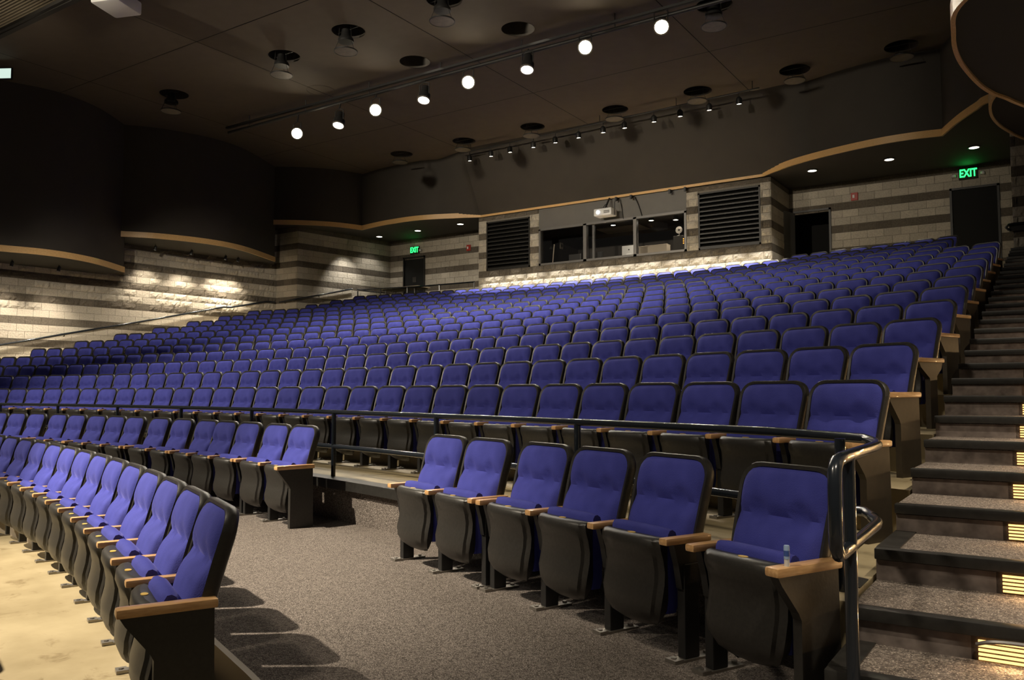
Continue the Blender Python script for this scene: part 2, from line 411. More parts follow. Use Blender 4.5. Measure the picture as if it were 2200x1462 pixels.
# side wall with the sloping handrail (wall_left), its return, and the wall beyond
block_wall('wall_left', 'striped split-face block side wall washed by small spotlights', (-26.95, 9.0), (-25.87, 22.1), 1.5, SOFF[1]+.1, 'rough', limit=300, thick=.3,
           rough_fn=lambda s, z: wall_rng.random() < .8)
block_wall('wall_return', 'narrow block return facing the stage beside the side wall', (-26.83, 22.1), (-24.65, 22.1), 3.4, SOFF[2]+.05, 'smooth')
block_wall('wall_left_rear', 'striped block wall beyond the return, beneath a flat black soffit', (-24.65, 22.1), (-23.88, 26.6), 3.6, SOFF[2]+.05, 'smooth')
block_wall('wall_back_left', 'striped block rear wall with a black door and exit sign beside the folding table', (-23.9, 26.6), (-17.7, 26.6), 4.4, SOFF[2]+.05, 'smooth',
           openings=[(.78, 1.96, 4.2, 5.71+EYE)])
block_wall('wall_booth', 'pale rock-face block front of the control booth', (-17.75, 24.6), (-7.03, 24.6), 3.6, 6.45+EYE, 'rough',
           openings=[(.36, 2.24, 4.44+EYE, 6.23+EYE), (2.62, 8.08, 4.44+EYE, 6.45+EYE), (8.47, 10.42, 4.44+EYE, 6.23+EYE)], thick=.3)
block_wall('wall_booth_side', 'shadowed block flank of the control booth', (-7.03, 24.6), (-7.03, 26.6), 4.0, 6.45+EYE, 'smooth')
block_wall('wall_back_right', 'striped block rear wall with a dark doorway and a closed door by the stairs', (-7.05, 26.6), (-.3, 26.6), 4.2, SOFF[2]+.05, 'smooth',
           openings=[(.10, 1.30, 4.0, 5.72+EYE), (4.57, 5.81, 4.0, 5.85+EYE)])
block_wall('wall_column', 'rock-face block pier at the head of the stairs', (-.78, 21.8), (1.6, 21.8), 4.1, SOFF[2]+.05, 'rough', phase=.1)
mb = MB(); mb.box(-.5, 1.6, 22.0, 26.6, 3.5, SOFF[2]); struct('wall_right_rear', mb.mesh('wall_right_rear', M['mortar']), 'plain wall behind the pier at the stair head')
mb = MB(); mb.box(1.55, 1.85, 3.2, 22.0, 0, SOFF[2]); struct('wall_right', mb.mesh('wall_right', M['block_light']), 'block side wall along the stair aisle')

# ---------------------------------------------------------------- bulkheads, soffits and oak trims
def crom(pts, n=8):
    out = []
    for i in range(len(pts)-1):
        p0, p1, p2, p3 = (Vector(pts[max(i-1, 0)]), Vector(pts[i]), Vector(pts[i+1]), Vector(pts[min(i+2, len(pts)-1)]))
        for k in range(n):
            t = k/n; out.append(.5*((2*p1)+(p2-p0)*t+(2*p0-5*p1+4*p2-p3)*t*t+(3*p1-p0-3*p2+p3)*t*t*t))
    out.append(Vector(pts[-1])); return [(p.x, p.y) for p in out]
def bulkhead(name, label, line, zs, top=None, back=None, trimname=None, trimlabel=None, side=1):
    """vertical face above line from zs to the ceiling, a soffit back to the polygon 'back', an oak board along the edge"""
    top = top or line; n = len(line); mb = MB()
    v = [(x, y, zs) for x, y in line] + [(x, y, CEIL+.05) for x, y in top]
    mb.add(v, [(i, i+1, n+i+1, n+i) for i in range(n-1)])
    o = struct(name, mb.mesh(name, M['bulkhead'], True), label)
    if back:
        mb = MB(); poly = [(x, y) for x, y in line] + back; mb.prism(poly, zs+.02, zs+.06)
        s = ob('soffit', mb.mesh('soffit', M['soffit']), o)
    mb = MB(); pr = []
    for i, (x, y) in enumerate(line):
        a = Vector(line[max(i-1, 0)]); b = Vector(line[min(i+1, n-1)]); d = (b-a).normalized(); nv = Vector((d.y, -d.x))*side
        pr.append((x+nv.x*.035, y+nv.y*.035, x-nv.x*.012, y-nv.y*.012))
    v = []
    for a, b, c, d in pr: v += [(a, b, zs-.01), (a, b, zs+.17), (c, d, zs+.17), (c, d, zs-.01)]
    f = []
    for i in range(n-1):
        for k in range(4): f.append((4*i+k, 4*i+(k+1) % 4, 4*i+4+(k+1) % 4, 4*i+4+k))
    f += [(0, 1, 2, 3), (4*n-4, 4*n-1, 4*n-2, 4*n-3)]
    mb.add(v, f); struct(trimname, mb.mesh(trimname, M['oak_trim']), trimlabel)
    return o
S1 = crom([(-25.6, 8.6), (-24.75, 9.9), (-24.3, 11.1), (-23.95, 12.3), (-24.25, 13.7), (-25.25, 15.3)])
S2 = crom([(-25.2, 15.0), (-24.45, 16.0), (-23.95, 17.6), (-24.1, 19.1), (-25.05, 21.3)])
S3a = crom([(-25.16, 21.07), (-24.14, 21.85), (-23.35, 22.8), (-22.93, 23.86)])
S3b = crom([(-22.93, 23.86), (-21.45, 23.63), (-19.84, 23.66), (-18.48, 24.12), (-17.6, 24.52)])
S3c = [(-17.6, 24.52), (-12.4, 24.50), (-7.2, 24.48)]
S3d = crom([(-7.2, 24.48), (-6.17, 23.75), (-5.06, 23.28), (-3.82, 22.97), (-2.94, 22.94), (-2.26, 23.05)])
S3e = crom([(-2.26, 23.05), (-1.81, 22.07), (-1.37, 21.31), (-1.05, 20.85), (.4, 19.8)])
R2 = crom([(.35, 20.9), (-.44, 19.05), (-.65, 18.4), (-.80, 17.75), (-.87, 17.0), (-.80, 16.2), (-.5, 15.6), (.4, 14.9)])
R1 = crom([(.5, 14.8), (-.28, 13.05), (-.46, 12.6), (-.61, 12.25), (-.74, 11.7), (-.85, 10.8), (-.83, 10.0), (-.67, 9.2), (.1, 8.4), (1.2, 8.0)])
bulkhead('wall_bulkhead_low', 'dark curved bulkhead, lowest, over the stage end of the side wall', S1, SOFF[0], back=[(-26.6, 15.3), (-27.1, 8.6)], trimname='trim_1', trimlabel='curved oak edge board of the lowest side bulkhead')
bulkhead('wall_bulkhead_middle', 'dark curved bulkhead over the spotlit stretch of side wall', S2, SOFF[1], back=[(-26.0, 22.1), (-26.4, 15.0)], trimname='trim_2', trimlabel='curved oak edge board above the spotlit side wall')
bulkhead('wall_bulkhead_corner', 'dark curved bulkhead where side wall meets the rear recess', S3a, SOFF[2], back=[(-22.93, 26.7), (-26.3, 26.7), (-26.3, 21.07)], trimname='trim_3', trimlabel='oak edge board above the block return')
bulkhead('wall_bulkhead_recess', 'dark curved bulkhead over the rear recess with the table', S3b, SOFF[2], top=[(x, y-1.22*max(0, 1-(len(S3b)-1-q)/12)) for q, (x, y) in enumerate(S3b)], back=[(-17.6, 26.7), (-22.93, 26.7)], trimname='trim_4', trimlabel='curved oak edge board over the recess with the folding table')
bulkhead('wall_bulkhead_booth', 'dark leaning bulkhead above the control booth', S3c, SOFF[2], top=[(x, 23.3) for x, y in S3c], back=[(-7.2, 24.75), (-17.6, 24.75)], trimname='trim_5', trimlabel='straight oak edge board above the booth windows')
bulkhead('wall_bulkhead_door', 'dark curved bulkhead over the rear doors by the stairs', S3d, SOFF[2], top=[(x, y-1.18*max(0, 1-q/12)) for q, (x, y) in enumerate(S3d)], back=[(-2.26, 26.7), (-7.2, 26.7)], trimname='trim_6', trimlabel='curved oak edge board over the rear doorway')
bulkhead('wall_bulkhead_pier', 'dark curved bulkhead beside the pier at the stair head', S3e, SOFF[2], back=[(1.8, 19.8), (1.8, 26.7), (-2.26, 26.7)], trimname='trim_7', trimlabel='oak edge board curving towards the pier')
bulkhead('wall_bulkhead_aisle', 'dark curved bulkhead over the upper stair aisle', R2, SOFF[1], back=[(1.8, 14.9), (1.8, 20.9)], trimname='trim_8', trimlabel='small curved oak edge high over the upper stairs', side=1)
bulkhead('wall_bulkhead_near', 'dark curved bulkhead overhead on the stair side', R1, SOFF[0], back=[(1.8, 8.0), (1.8, 14.8)], trimname='trim_9', trimlabel='large curved oak edge overhead on the stair side', side=1)

for nm, (xa, ya), (xb, yb), zs_ in (('wall_bulkhead_low', (-25.24, 15.3), (-26.45, 16.03), SOFF[0]), ('wall_bulkhead_middle', (-25.04, 21.3), (-25.9, 22.03), SOFF[1])):
    ob('end_return', MB().add([(xa, ya, zs_), (xb, yb, zs_), (xb, yb, CEIL), (xa, ya, CEIL)], [(0, 1, 2, 3)]).mesh('end_return', M['bulkhead']), bpy.data.objects[nm])
# ---------------------------------------------------------------- ceiling: panels with round openings
HOLES = [(-14.03, 14.05), (-16.47, 14.2), (-11.1, 14.05), (-8.3, 14.05), (-13.89, 16.35), (-17.5, 16.45), (-10.55, 16.2),
         (-19.8, 22.6), (-16.95, 22.6), (-14.15, 22.6), (-11.15, 22.6), (-8.46, 22.5), (-5.7, 22.45), (-3.05, 22.35), (-21.3, 14.3), (-6.2, 17.6)]
HR = .40
def ceil_panel(x0, x1, y0, y1):
    bm = bmesh.new(); g = .012; edges = []
    def loop(pts):
        vs_ = [bm.verts.new((x, y, 0)) for x, y in pts]
        for a, b in zip(vs_, vs_[1:]+vs_[:1]): edges.append(bm.edges.new((a, b)))
    loop([(x0+g, y0+g), (x1-g, y0+g), (x1-g, y1-g), (x0+g, y1-g)])
    for hx, hy in HOLES:
        if x0+HR < hx < x1-HR and y0+HR < hy < y1-HR: loop([(hx+HR*math.cos(t*2*PI/28), hy+HR*math.sin(t*2*PI/28)) for t in range(28)])
    bmesh.ops.triangle_fill(bm, use_beauty=True, use_dissolve=False, edges=edges, normal=(0, 0, -1))
    me = bpy.data.meshes.new('panel'); bm.to_mesh(me); bm.free(); me.materials.append(M['ceiling']); return me
ceiling = struct('ceiling', MB().box(-28, 3, 9.4, 27, CEIL+.9, CEIL+1.0).mesh('ceiling', M['void']), 'dark brown flat ceiling of large panels with round openings')
XS = [-28, -22.4, -17.6, -12.5, -7.2, -1.6, 3]; YS = [9.5, 12.4, 20.0, 24.8]
for a, b in zip(XS, XS[1:]):
    for c, d in zip(YS, YS[1:]): ob('panel', ceil_panel(a, b, c, d), ceiling, (0, 0, CEIL))
liner = MB().lathe([(HR+.004, -.005), (HR+.004, .55)], 28, cap0=False, cap1=False).mesh('opening_liner', M['bulkhead'], True)
for hx, hy in HOLES: ob('opening_liner', liner, ceiling, (hx, hy, CEIL))
mb = MB(); mb.box(-28, 3, 9.38, 9.5, CEIL-.12, CEIL+.5); ob('edge_beam', mb.mesh('edge_beam', M['soffit']), ceiling)
for hx, hy in HOLES[4:7]: spot('opening_lamp', (hx-.2, hy-.1, CEIL+.42), (hx+.42, hy+.25, CEIL+.05), 14, 80, .6, .03, WARM)
# suspended lamp discs under the openings
disc_me = MB().lathe([(.0, 0), (.27, 0), (.275, .012), (.26, .02), (0, .02)], 28, cap0=False, cap1=False).mesh('disc', M['disc'], True)
rim_me = MB().lathe([(.268, -.004), (.285, -.004), (.285, .022), (.268, .022), (.268, -.004)], 28, cap0=False, cap1=False).mesh('rim', M['steel'], True)
can_me = MB().lathe([(.19, 0), (.19, .06), (.12, .16), (.10, .3)], 20).mesh('lamp_housing', M['steel'], True)
wire = MB()
for t in (0, 2.1, 4.2): wire.tube([(.27*math.cos(t), .27*math.sin(t), 0), (.18*math.cos(t), .18*math.sin(t), .24), (.15*math.cos(t), .15*math.sin(t), .75)], .005, 5)
def wires(drop):
    mb = MB(); mb.v, mb.f, mb.m = list(wire.v), list(wire.f), list(wire.m)
    return mb.tube([(-.44, .1, drop+.04), (.42, .1, drop+.04)], .012, 6).mesh('suspension_wires', M['steel'])
wire_me = {.55: wires(.55), .34: wires(.34)}
for q, (hx, hy) in enumerate(HOLES):
    if hy > 16 and hy < 17: continue
    drop = .55 if hy < 20 else .34
    t = thing('pendant_downlight', 'round lamp disc below ceiling opening, %s from stair side in the %s row' % (nth(1+sum(1 for x, y in HOLES if abs(y-hy) < 1.0 and not 16 < y < 17 and x > hx)), 'forward' if hy < 15 else 'rear' if hy > 20 else 'middle'),
              'light', (hx+.02, hy-.1, CEIL-drop), 0, 'pendant disc lamps under the ceiling openings')
    ob('disc', disc_me, t); ob('rim', rim_me, t); ob('suspension_wires', wire_me[drop], t)
    if hy < 20: ob('lamp_housing', can_me, t, (0, 0, .24))
# lighting pipe with eight spotlights
PY, PZ = 16.75, 8.33+EYE
pipe = thing('lighting_pipe', 'long black lighting pipe hung under the ceiling', 'pipe', (0, 0, 0))
part('pipe', MB().tube([(-22, PY, PZ), (-2.5, PY, PZ)], .045, 12), M['steel'], pipe, True)
part('pipe_shadow_strip', MB().box(-22, -2.5, PY-.12, PY-.03, PZ+.10, PZ+.16), M['steel'], pipe)  # added dark strip standing in for the pipe's shadow on the ceiling
for k in range(8): part('hanger', MB().tube([(-21+k*2.55, PY, PZ), (-21+k*2.55, PY, CEIL)], .015, 6), M['steel'], pipe)
def spot_fixture(label, loc, target, hot, group):
    t = thing('spotlight', label, 'spotlight', loc, 0, group)
    d = (Vector(target)-Vector(loc)).normalized(); q = d.to_track_quat('-Z', 'Y').to_euler()
    body = part('body', MB().lathe([(.155, -.16), (.165, -.15), (.165, .02), (.12, .06), (.11, .26), (.05, .30)], 20, cap0=False), M['steel'], t, True); body.rotation_euler = q
    ln = ob('lens', MB().lathe([(.0, -.145), (.148, -.145)], 20, cap0=False, cap1=False).mesh('lens', M['lamp_hot'] if hot else M['lamp_mid'], False, False), body)
    part('ring', MB().lathe([(.150, -.17), (.18, -.17), (.18, -.14), (.150, -.14), (.150, -.17)], 20, cap0=False, cap1=False), M['zinc'], body, True)
    part('yoke', MB().tube([(-.16, 0, .02), (-.16, 0, .30), (0, 0, .36), (.16, 0, .30), (.16, 0, .02)], .014, 6).tube([(0, 0, .34), (0, .05, max(.4, PZ-loc[2]))], .02, 6), M['steel'], t)
    return t
LENS = [(631, -18.75, 1), (725, -17.0, 0), (805, -15.6, 1), (912, -13.85, 0), (1010, -12.4, 1), (1133, -10.6, 0), (1258, -9.0, 1), (1418, -7.1, 2)]
for k, (u, x, hot) in enumerate(LENS):
    zz = EYE + 7.72 + .035*(x+18.75)
    tgt = (0, 0, EYE) if hot == 1 else ((-2.5, 8, 1) if hot == 2 else (x+1.2, 13.5, 0))
    spot_fixture('stage spotlight on the ceiling pipe, %s from the stair side%s' % (nth(8-k), ', glaring' if hot == 1 else ''), (x, PY-.05, zz), tgt, hot, 'spotlights on the ceiling pipe')
    d = (Vector(tgt)-Vector((x, PY-.05, zz))).normalized()
    spot('pipe_spot_lamp', Vector((x, PY-.05, zz)) + d*.2, tgt, 420 if hot else 260, 50, .6, .09, WARM)

# ---------------------------------------------------------------- track over the booth with twelve lamps
track = thing('lighting_track', 'thin black lighting track along the rear edge of the ceiling', 'track', (0, 0, 0))
TZ = 8.46+EYE
def track_y(x): return 23.05 - .045*(x+17.0)
part('rail', MB().tube([(-17.5, track_y(-17.5), TZ), (-6.7, track_y(-6.7), TZ)], .022, 8), M['steel'], track)
for xx in (-17, -14.4, -11.8, -9.2, -6.9): part('stem', MB().tube([(xx, track_y(xx), TZ), (xx, track_y(xx), CEIL)], .012, 6), M['steel'], track)
TX = [-17.04, -16.1, -15.29, -14.33, -13.46, -12.58, -11.68, -10.92, -9.93, -9.08, -8.18, -7.29]
head = MB().lathe([(.075, -.09), (.085, -.09), (.085, .06), (.05, .11), (.03, .12)], 16, cap0=False).mesh('head', M['steel'], True)
lens_t = MB().lathe([(0, -.075), (.073, -.075)], 16, cap0=False, cap1=False).mesh('lens', M['lamp_mid'], False, False)
arm_me = MB().tube([(0, 0, .10), (0, 0, .26)], .012, 6).mesh('arm', M['steel'])
for k, x in enumerate(TX):
    loc = (x, track_y(x), TZ-.25)
    t = thing('track_lamp', 'small track lamp above the booth, %s from the stair side' % nth(12-k), 'lamp', loc, 0, 'track lamps above the booth')
    h = ob('head', head, t); h.rotation_euler = (math.radians(8), 0, 0); ob('lens', lens_t, h); ob('arm', arm_me, t)
    spot('track_lamp_light', (x, track_y(x)+.02, TZ-.36), (x, 23.65, 5.0), 3200, 30, .35, .05, WHITE)

# ---------------------------------------------------------------- soffit downlights, wall washers
dl_ring = MB().lathe([(.12, 0), (.155, 0), (.155, .03), (.12, .03), (.12, 0)], 20, cap0=False, cap1=False).mesh('ring', M['grey_metal'], True)
dl_lens = MB().lathe([(0, .004), (.12, .004)], 20, cap0=False, cap1=False).mesh('lens', M['lamp_dim'], False, False)
for k, (x, y) in enumerate([(-23.34, 25.3), (-21.19, 25.2), (-18.99, 25.1), (-5.82, 24.63), (-3.75, 24.61), (-1.69, 24.62)]):
    where = 'over the recess with the table' if k < 3 else 'over the rear doors by the stairs'
    t = thing('soffit_downlight', 'recessed round downlight %s, %s from the booth' % (where, nth(3-k if k < 3 else k-2)), 'light', (x, y, SOFF[2]-.01), 0, 'recessed soffit downlights')
    ob('ring', dl_ring, t); ob('lens', dl_lens, t)
    spot('downlight_lamp', (x, y, SOFF[2]-.05), (x, y, 0), 70 if k < 3 else 150, 110 if k < 3 else 75, .7, .08, WHITE)
ws_head = MB().lathe([(.045, -.07), (.05, -.07), (.05, .06), (.02, .09)], 12, cap0=False).mesh('head', M['steel'], True)
ws_lens = MB().lathe([(0, -.062), (.043, -.062)], 12, cap0=False, cap1=False).mesh('lens', M['lamp_mid'], False, False)
WASH = [(-25.55, 16.6, SOFF[1]-.12, 0), (-25.4, 17.9, SOFF[1]-.1, 1), (-25.36, 19.3, SOFF[1]-.1, 1), (-25.36, 19.85, SOFF[1]-.1, 1), (-25.75, 12.1, SOFF[0]-.1, 1), (-25.6, 13.4, SOFF[0]-.1, 0), (-25.9, 10.4, SOFF[0]-.1, 1)]
for k, (x, y, z, on) in enumerate(WASH):
    t = thing('wall_washer', 'small black wall washer spotlight under the %s soffit, %s towards the rear' % ('higher' if k < 4 else 'lower', nth((k if k < 4 else (5, 6, 4)[k-4])+1)), 'spotlight', (x, y, z), 0, 'wall washers under the side soffits')
    h = ob('head', ws_head, t); ob('lens', ws_lens, h); h.rotation_euler = (math.radians(-10), math.radians(12), 0)
    part('stem', MB().tube([(0, 0, .07), (0, 0, .16)], .01, 6), M['steel'], t)
    wx = -26.4 + .082*(y-16.2)
    spot('wall_washer_lamp', (x, y, z-.08), (wx+.10, y+.2, z-3.4), 420 if on else 340, 85, 1.0, .10, WARM)
spot('recess_washer_lamp', (-23.3, 23.9, SOFF[2]-.15), (-24.1, 24.3, 5.2), 260, 70, .8, .05, WHITE)

# ---------------------------------------------------------------- control booth: louvres, windows, interior
def louvre(label, x0, x1, z0, z1):
    t = thing('louvre_grille', label, 'grille', (x0, 24.6, z0)); W_, H_ = x1-x0, z1-z0
    part('frame', MB().box(0, .05, -.03, .1, 0, H_).box(W_-.05, W_, -.03, .1, 0, H_).box(0, W_, -.03, .1, 0, .05).box(0, W_, -.03, .1, H_-.05, H_), M['louvre'], t)
    part('backing', MB().box(.02, W_-.02, .16, .18, .02, H_-.02), M['void'], t)
    n = 12; p = (H_-.1)/n
    sl = MB().prism([(-.02, 0), (.13, p*.75), (.13, p*.75+.014), (-.02, .045)], .05, W_-.05, 'x').mesh('slat', M['louvre'])
    for k in range(n): ob('slat', sl, t, (0, 0, .05+k*p))
    return t
louvre('black louvre grille beside the booth windows, farther from the stairs', -17.39, -15.51, 4.44+EYE, 6.23+EYE)
louvre('black louvre grille beside the booth windows, nearer the stairs', -9.28, -7.33, 4.44+EYE, 6.23+EYE)
bx0, bx1, bz0, bz1 = -15.13, -9.67, 4.44+EYE, 5.73+EYE
win = struct('window_1', MB().box(bx0, bx1, 24.56, 24.70, bz0, bz0+.07).box(bx0, bx1, 24.56, 24.70, bz1-.06, bz1+.02).box(bx0, bx0+.07, 24.56, 24.70, bz0, bz1).box(bx1-.07, bx1, 24.56, 24.70, bz0, bz1)
             .box(-13.36, -13.24, 24.56, 24.72, bz0, bz1).box(-11.5, -11.39, 24.56, 24.72, bz0, bz1).box(-13.06, -12.98, 24.66, 24.74, bz0, bz1).mesh('window_1', M['grey_metal']), 'grey-framed three-pane window of the control booth')
for a, b in ((bx0+.07, -13.36), (-13.24, -11.5), (-11.39, bx1-.07)):
    ob('pane', MB().box(a, b, 24.63, 24.638, bz0+.07, bz1-.06).mesh('pane', M['glass']), win)
fas = struct('wall_fascia', MB().box(bx0, bx1, 24.58, 24.66, bz1+.02, 6.45+EYE).mesh('wall_fascia', M['fascia']), 'plain grey fascia panel between booth window and oak board')
br = MB().prism([(0, 0), (.22, 0), (.22, -.03), (.03, -.14), (0, -.14)], -.03, .03, 'x').mesh('bracket', M['steel'])
for k, x in enumerate((-12.03, -11.49, -10.145, -9.63)): ob('bracket', br, fas, (x, 24.36, 6.44+EYE))
def cable(name, label, pts, r, mat, cat='cable'):
    return tag(ob(name, MB().tube(crom3(pts), r, 6).mesh(name, mat, True)), label, cat)
def crom3(pts, n=6):
    out = []; P = [Vector(p) for p in pts]
    for i in range(len(P)-1):
        p0, p1, p2, p3 = P[max(i-1, 0)], P[i], P[i+1], P[min(i+2, len(P)-1)]
        for k in range(n):
            t = k/n; out.append(.5*((2*p1)+(p2-p0)*t+(2*p0-5*p1+4*p2-p3)*t*t+(3*p1-p0-3*p2+p3)*t*t*t))
    out.append(P[-1]); return out
cable('hanging_cable', 'thin cable hanging down the fascia beside the projector', [(-11.95, 24.5, 6.40+EYE), (-11.9, 24.55, 6.1+EYE), (-11.85, 24.56, 5.72+EYE)], .012, M['steel'])
cable('hanging_cable', 'thicker cable curving down the fascia above the middle mullion', [(-11.42, 24.5, 6.40+EYE), (-11.30, 24.55, 6.12+EYE), (-11.18, 24.56, 5.74+EYE)], .018, M['steel'])
# booth room
room = struct('wall_booth_room', MB().box(-15.4, -9.4, 27.9, 28.0, 4.9, 7.3).box(-15.5, -15.4, 24.7, 28, 4.9, 7.3).box(-9.4, -9.3, 24.7, 28, 4.9, 7.3).box(-15.5, -9.3, 24.7, 28, 7.28, 7.36).box(-15.5, -9.3, 24.95, 28, 5.70, 5.76).mesh('wall_booth_room', simple('booth_paint', (.035, .03, .025), .8)), 'dark walls and ceiling inside the control booth')
ob('acoustic_tile', MB().box(-13.7, -12.0, 26.2, 27.1, 7.24, 7.28).mesh('acoustic_tile', M['pale']), room)
ob('acoustic_tile', MB().box(-13.3, -12.2, 24.9, 25.4, 7.24, 7.28).mesh('acoustic_tile', M['pale']), room)
ob('acoustic_tile', MB().box(-11.2, -9.6, 24.9, 25.35, 7.24, 7.28).mesh('acoustic_tile', M['pale']), room)
for k, (x, y, z) in enumerate(((-12.74, 25.6, 7.22), (-11.14, 25.2, 7.13), (-10.28, 25.2, 7.05))):
    t = thing('booth_lamp', ('recessed lamp seen through the middle pane', 'ceiling lamp seen through the pane nearer the stairs', 'shaded lamp in the corner of the booth')[k], 'lamp', (x, y, z), 0, 'lamps inside the booth')
    part('shade', MB().lathe([(.085, -.02), (.09, -.02), (.09, .12), (.05, .16)], 16, cap0=False), M['steel'], t, True)
    ob('lens', MB().lathe([(0, -.01), (.083, -.01)], 16, cap0=False, cap1=False).mesh('lens', M['lamp_mid'], False, False), t)
    spot('booth_lamp_light', (x, y, z-.06), (x, y, 0), 60, 120, .7, .05, WARM)
DESK = 5.95
dk = thing('booth_desk', 'long dark desk behind the booth window', 'desk', (-12.4, 25.5, DESK))
part('desk_top', MB().box(-2.8, 2.8, -.45, .35, -.04, 0), M['soffit'], dk); part('apron', MB().box(-2.8, 2.8, .30, .34, -.25, -.04), M['soffit'], dk)
mo = thing('computer_monitor', 'white all-in-one computer seen from behind in the booth window', 'computer', (-12.0, 25.3, DESK))
part('body', MB().cbox(-.26, .26, -.02, .03, .10, .43, .012), M['white'], mo, True)
part('stand', MB().prism([(-.10, 0), (.06, 0), (.02, .16), (-.03, .16)], -.09, .09, 'x'), M['white'], mo)
part('logo', MB().lathe([(0, 0), (.022, 0), (.026, .02), (.022, .042), (.008, .05)], 12).mesh and MB().prism([(-.02, .27), (-.024, .29), (-.015, .31), (0, .305), (.015, .31), (.024, .29), (.02, .27), (0, .262)], -.024, -.021, 'y'), M['void'], mo)
part('cable_plate', MB().box(-.08, .08, -.024, -.02, .12, .17), M['white'], mo)
pb = thing('equipment_case', 'long pale equipment case on the booth desk', 'case', (-11.1, 25.35, DESK))
part('body', MB().cbox(-.50, .50, -.15, .15, 0, .32, .012), M['pale'], pb); part('lid', MB().cbox(-.505, .505, -.155, .155, .32, .34, .006), M['pale'], pb)
sp = thing('equipment_rack', 'dark equipment rack with amber indicator lights in the booth', 'rack', (-10.15, 25.35, DESK))
part('body', MB().cbox(-.22, .22, -.16, .25, 0, .56, .01), M['soffit'], sp)
for k in range(3): part('indicator', MB().box(.12, .145, -.166, -.158, .28+k*.07, .31+k*.07), M['amber'], sp)
fan = thing('clip_fan', 'small wire desk fan standing on the equipment rack', 'fan', (-10.2, 25.3, DESK+.56))
part('base', MB().lathe([(.08, 0), (.08, .02), (.02, .03), (.015, .1)], 14), M['zinc'], fan, True)
cg = MB()
for q in range(4): cg.tube([(.11*math.cos(t)*(1-.2*q), -.03-.0*q, .2+.11*math.sin(t)*(1-.2*q)) for t in [2*PI*k/18 for k in range(19)]], .006, 5, caps=False)
part('cage', cg, M['zinc'], fan)
bl = MB()
for q in range(3): bl.prism([(0, .2), (.08*math.cos(q*2.1), .2+.08*math.sin(q*2.1)), (.08*math.cos(q*2.1+.7), .2+.08*math.sin(q*2.1+.7))], -.01, 0, 'y')
part('blade', bl, M['steel'], fan)
for x, lab in ((-14.06, 'dark screen behind the pane farther from the stairs'), (-13.2, 'dark screen low in the booth beside the mullion')):
    t = thing('desk_screen', lab, 'screen', (x, 25.25, DESK)); part('panel', MB().cbox(-.24, .24, -.02, .02, .06, .32, .008), M['louvre'], t); part('foot', MB().box(-.1, .1, -.08, .08, 0, .02).box(-.03, .03, -.015, .02, .02, .1), M['louvre'], t); part('bezel_edge', MB().box(.225, .243, -.028, -.02, .06, .32), M['grey_metal'], t)
t = thing('desk_lamp', 'thin jointed desk lamp at the far corner of the booth window', 'lamp', (-14.88, 25.1, DESK))
part('base', MB().lathe([(.08, 0), (.08, .02), (.02, .035)], 14), M['zinc'], t, True); part('stem', MB().tube([(0, 0, .02), (.03, 0, .36)], .02, 8).tube([(.03, 0, .36), (.07, 0, .72)], .02, 8), M['pale'], t); part('shade', MB().lathe([(.03, .1), (.08, 0)], 12, (-.06, 0, .55), cap0=False, cap1=False), M['steel'], t)
t = thing('wall_thermostat', 'small pale thermostat on the booth wall', 'thermostat', (-15.395, 26.6, 6.9)); part('plate', MB().cbox(0, .02, -.11, .11, -.13, .13, .008), M['pale'], t); part('display', MB().box(.02, .024, -.05, .05, -.05, .05), M['void'], t)
# projector in front of the fascia
pj = thing('projector', 'white ceiling-hung projector glowing in front of the booth fascia', 'projector', (-12.3, 24.15, 5.78+EYE))
part('body', MB().cbox(-.32, .32, -.22, .2, 0, .24, .035), M['white'], pj, True)
part('lens', MB().lathe([(0, .0), (.055, .0)], 16, cap0=False, cap1=False).mesh and MB().prism([(-.16+.055*math.cos(k*PI/8), .12+.055*math.sin(k*PI/8)) for k in range(16)], -.232, -.215, 'y'), M['lens_glow'], pj)
part('vent', MB().box(.05, .26, -.226, -.219, .07, .10).box(.05, .26, -.226, -.219, .12, .15), M['grey_metal'], pj)
part('mount', MB().box(-.14, .14, -.1, .1, .24, .28).tube([(0, 0, .28), (0, .30, .66), (0, .38, .66)], .03, 8).tube([(.34, 0, .02), (.34, 0, .45)], .012, 6).tube([(-.1, 0, .28), (0, 0, .40)], .012, 6).tube([(.1, 0, .28), (0, 0, .40)], .012, 6), M['steel'], pj)
spot('projector_beam', (-12.46, 23.85, 5.9+EYE), (-12.8, 0, 3), 60, 18, .5, .03, (.75, .82, 1.0))

# ---------------------------------------------------------------- doors, signs, alarms
def door(name, label, x0, x1, z0, z1, leaf=True, mat='door'):
    o = struct(name, MB().box(x0, x0+.06, 26.54, 26.72, z0, z1).box(x1-.06, x1, 26.54, 26.72, z0, z1).box(x0, x1, 26.54, 26.72, z1-.06, z1).mesh(name, M['louvre']), label)
    if leaf: ob('leaf', MB().cbox(x0+.06, x1-.06, 26.60, 26.65, z0, z1-.06, .006).mesh('leaf', M[mat]), o)
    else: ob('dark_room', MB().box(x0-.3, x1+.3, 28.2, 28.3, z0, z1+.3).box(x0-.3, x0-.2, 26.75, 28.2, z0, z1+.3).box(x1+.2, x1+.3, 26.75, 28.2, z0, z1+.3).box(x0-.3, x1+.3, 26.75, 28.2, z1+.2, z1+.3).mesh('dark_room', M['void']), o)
    return o
d1 = door('door_1', 'closed charcoal door at the head of the stairs', -2.48, -1.24, 4.3, 5.85+EYE)
ob('door_handle', MB().tube([(-1.46, 26.60, 3.98+EYE), (-1.46, 26.53, 3.98+EYE), (-1.62, 26.53, 3.98+EYE)], .014, 8).mesh('door_handle', M['zinc'], True), d1)
d2 = door('door_2', 'dark open doorway between the booth and the rear wall', -6.95, -5.75, 4.3, 5.72+EYE, False)
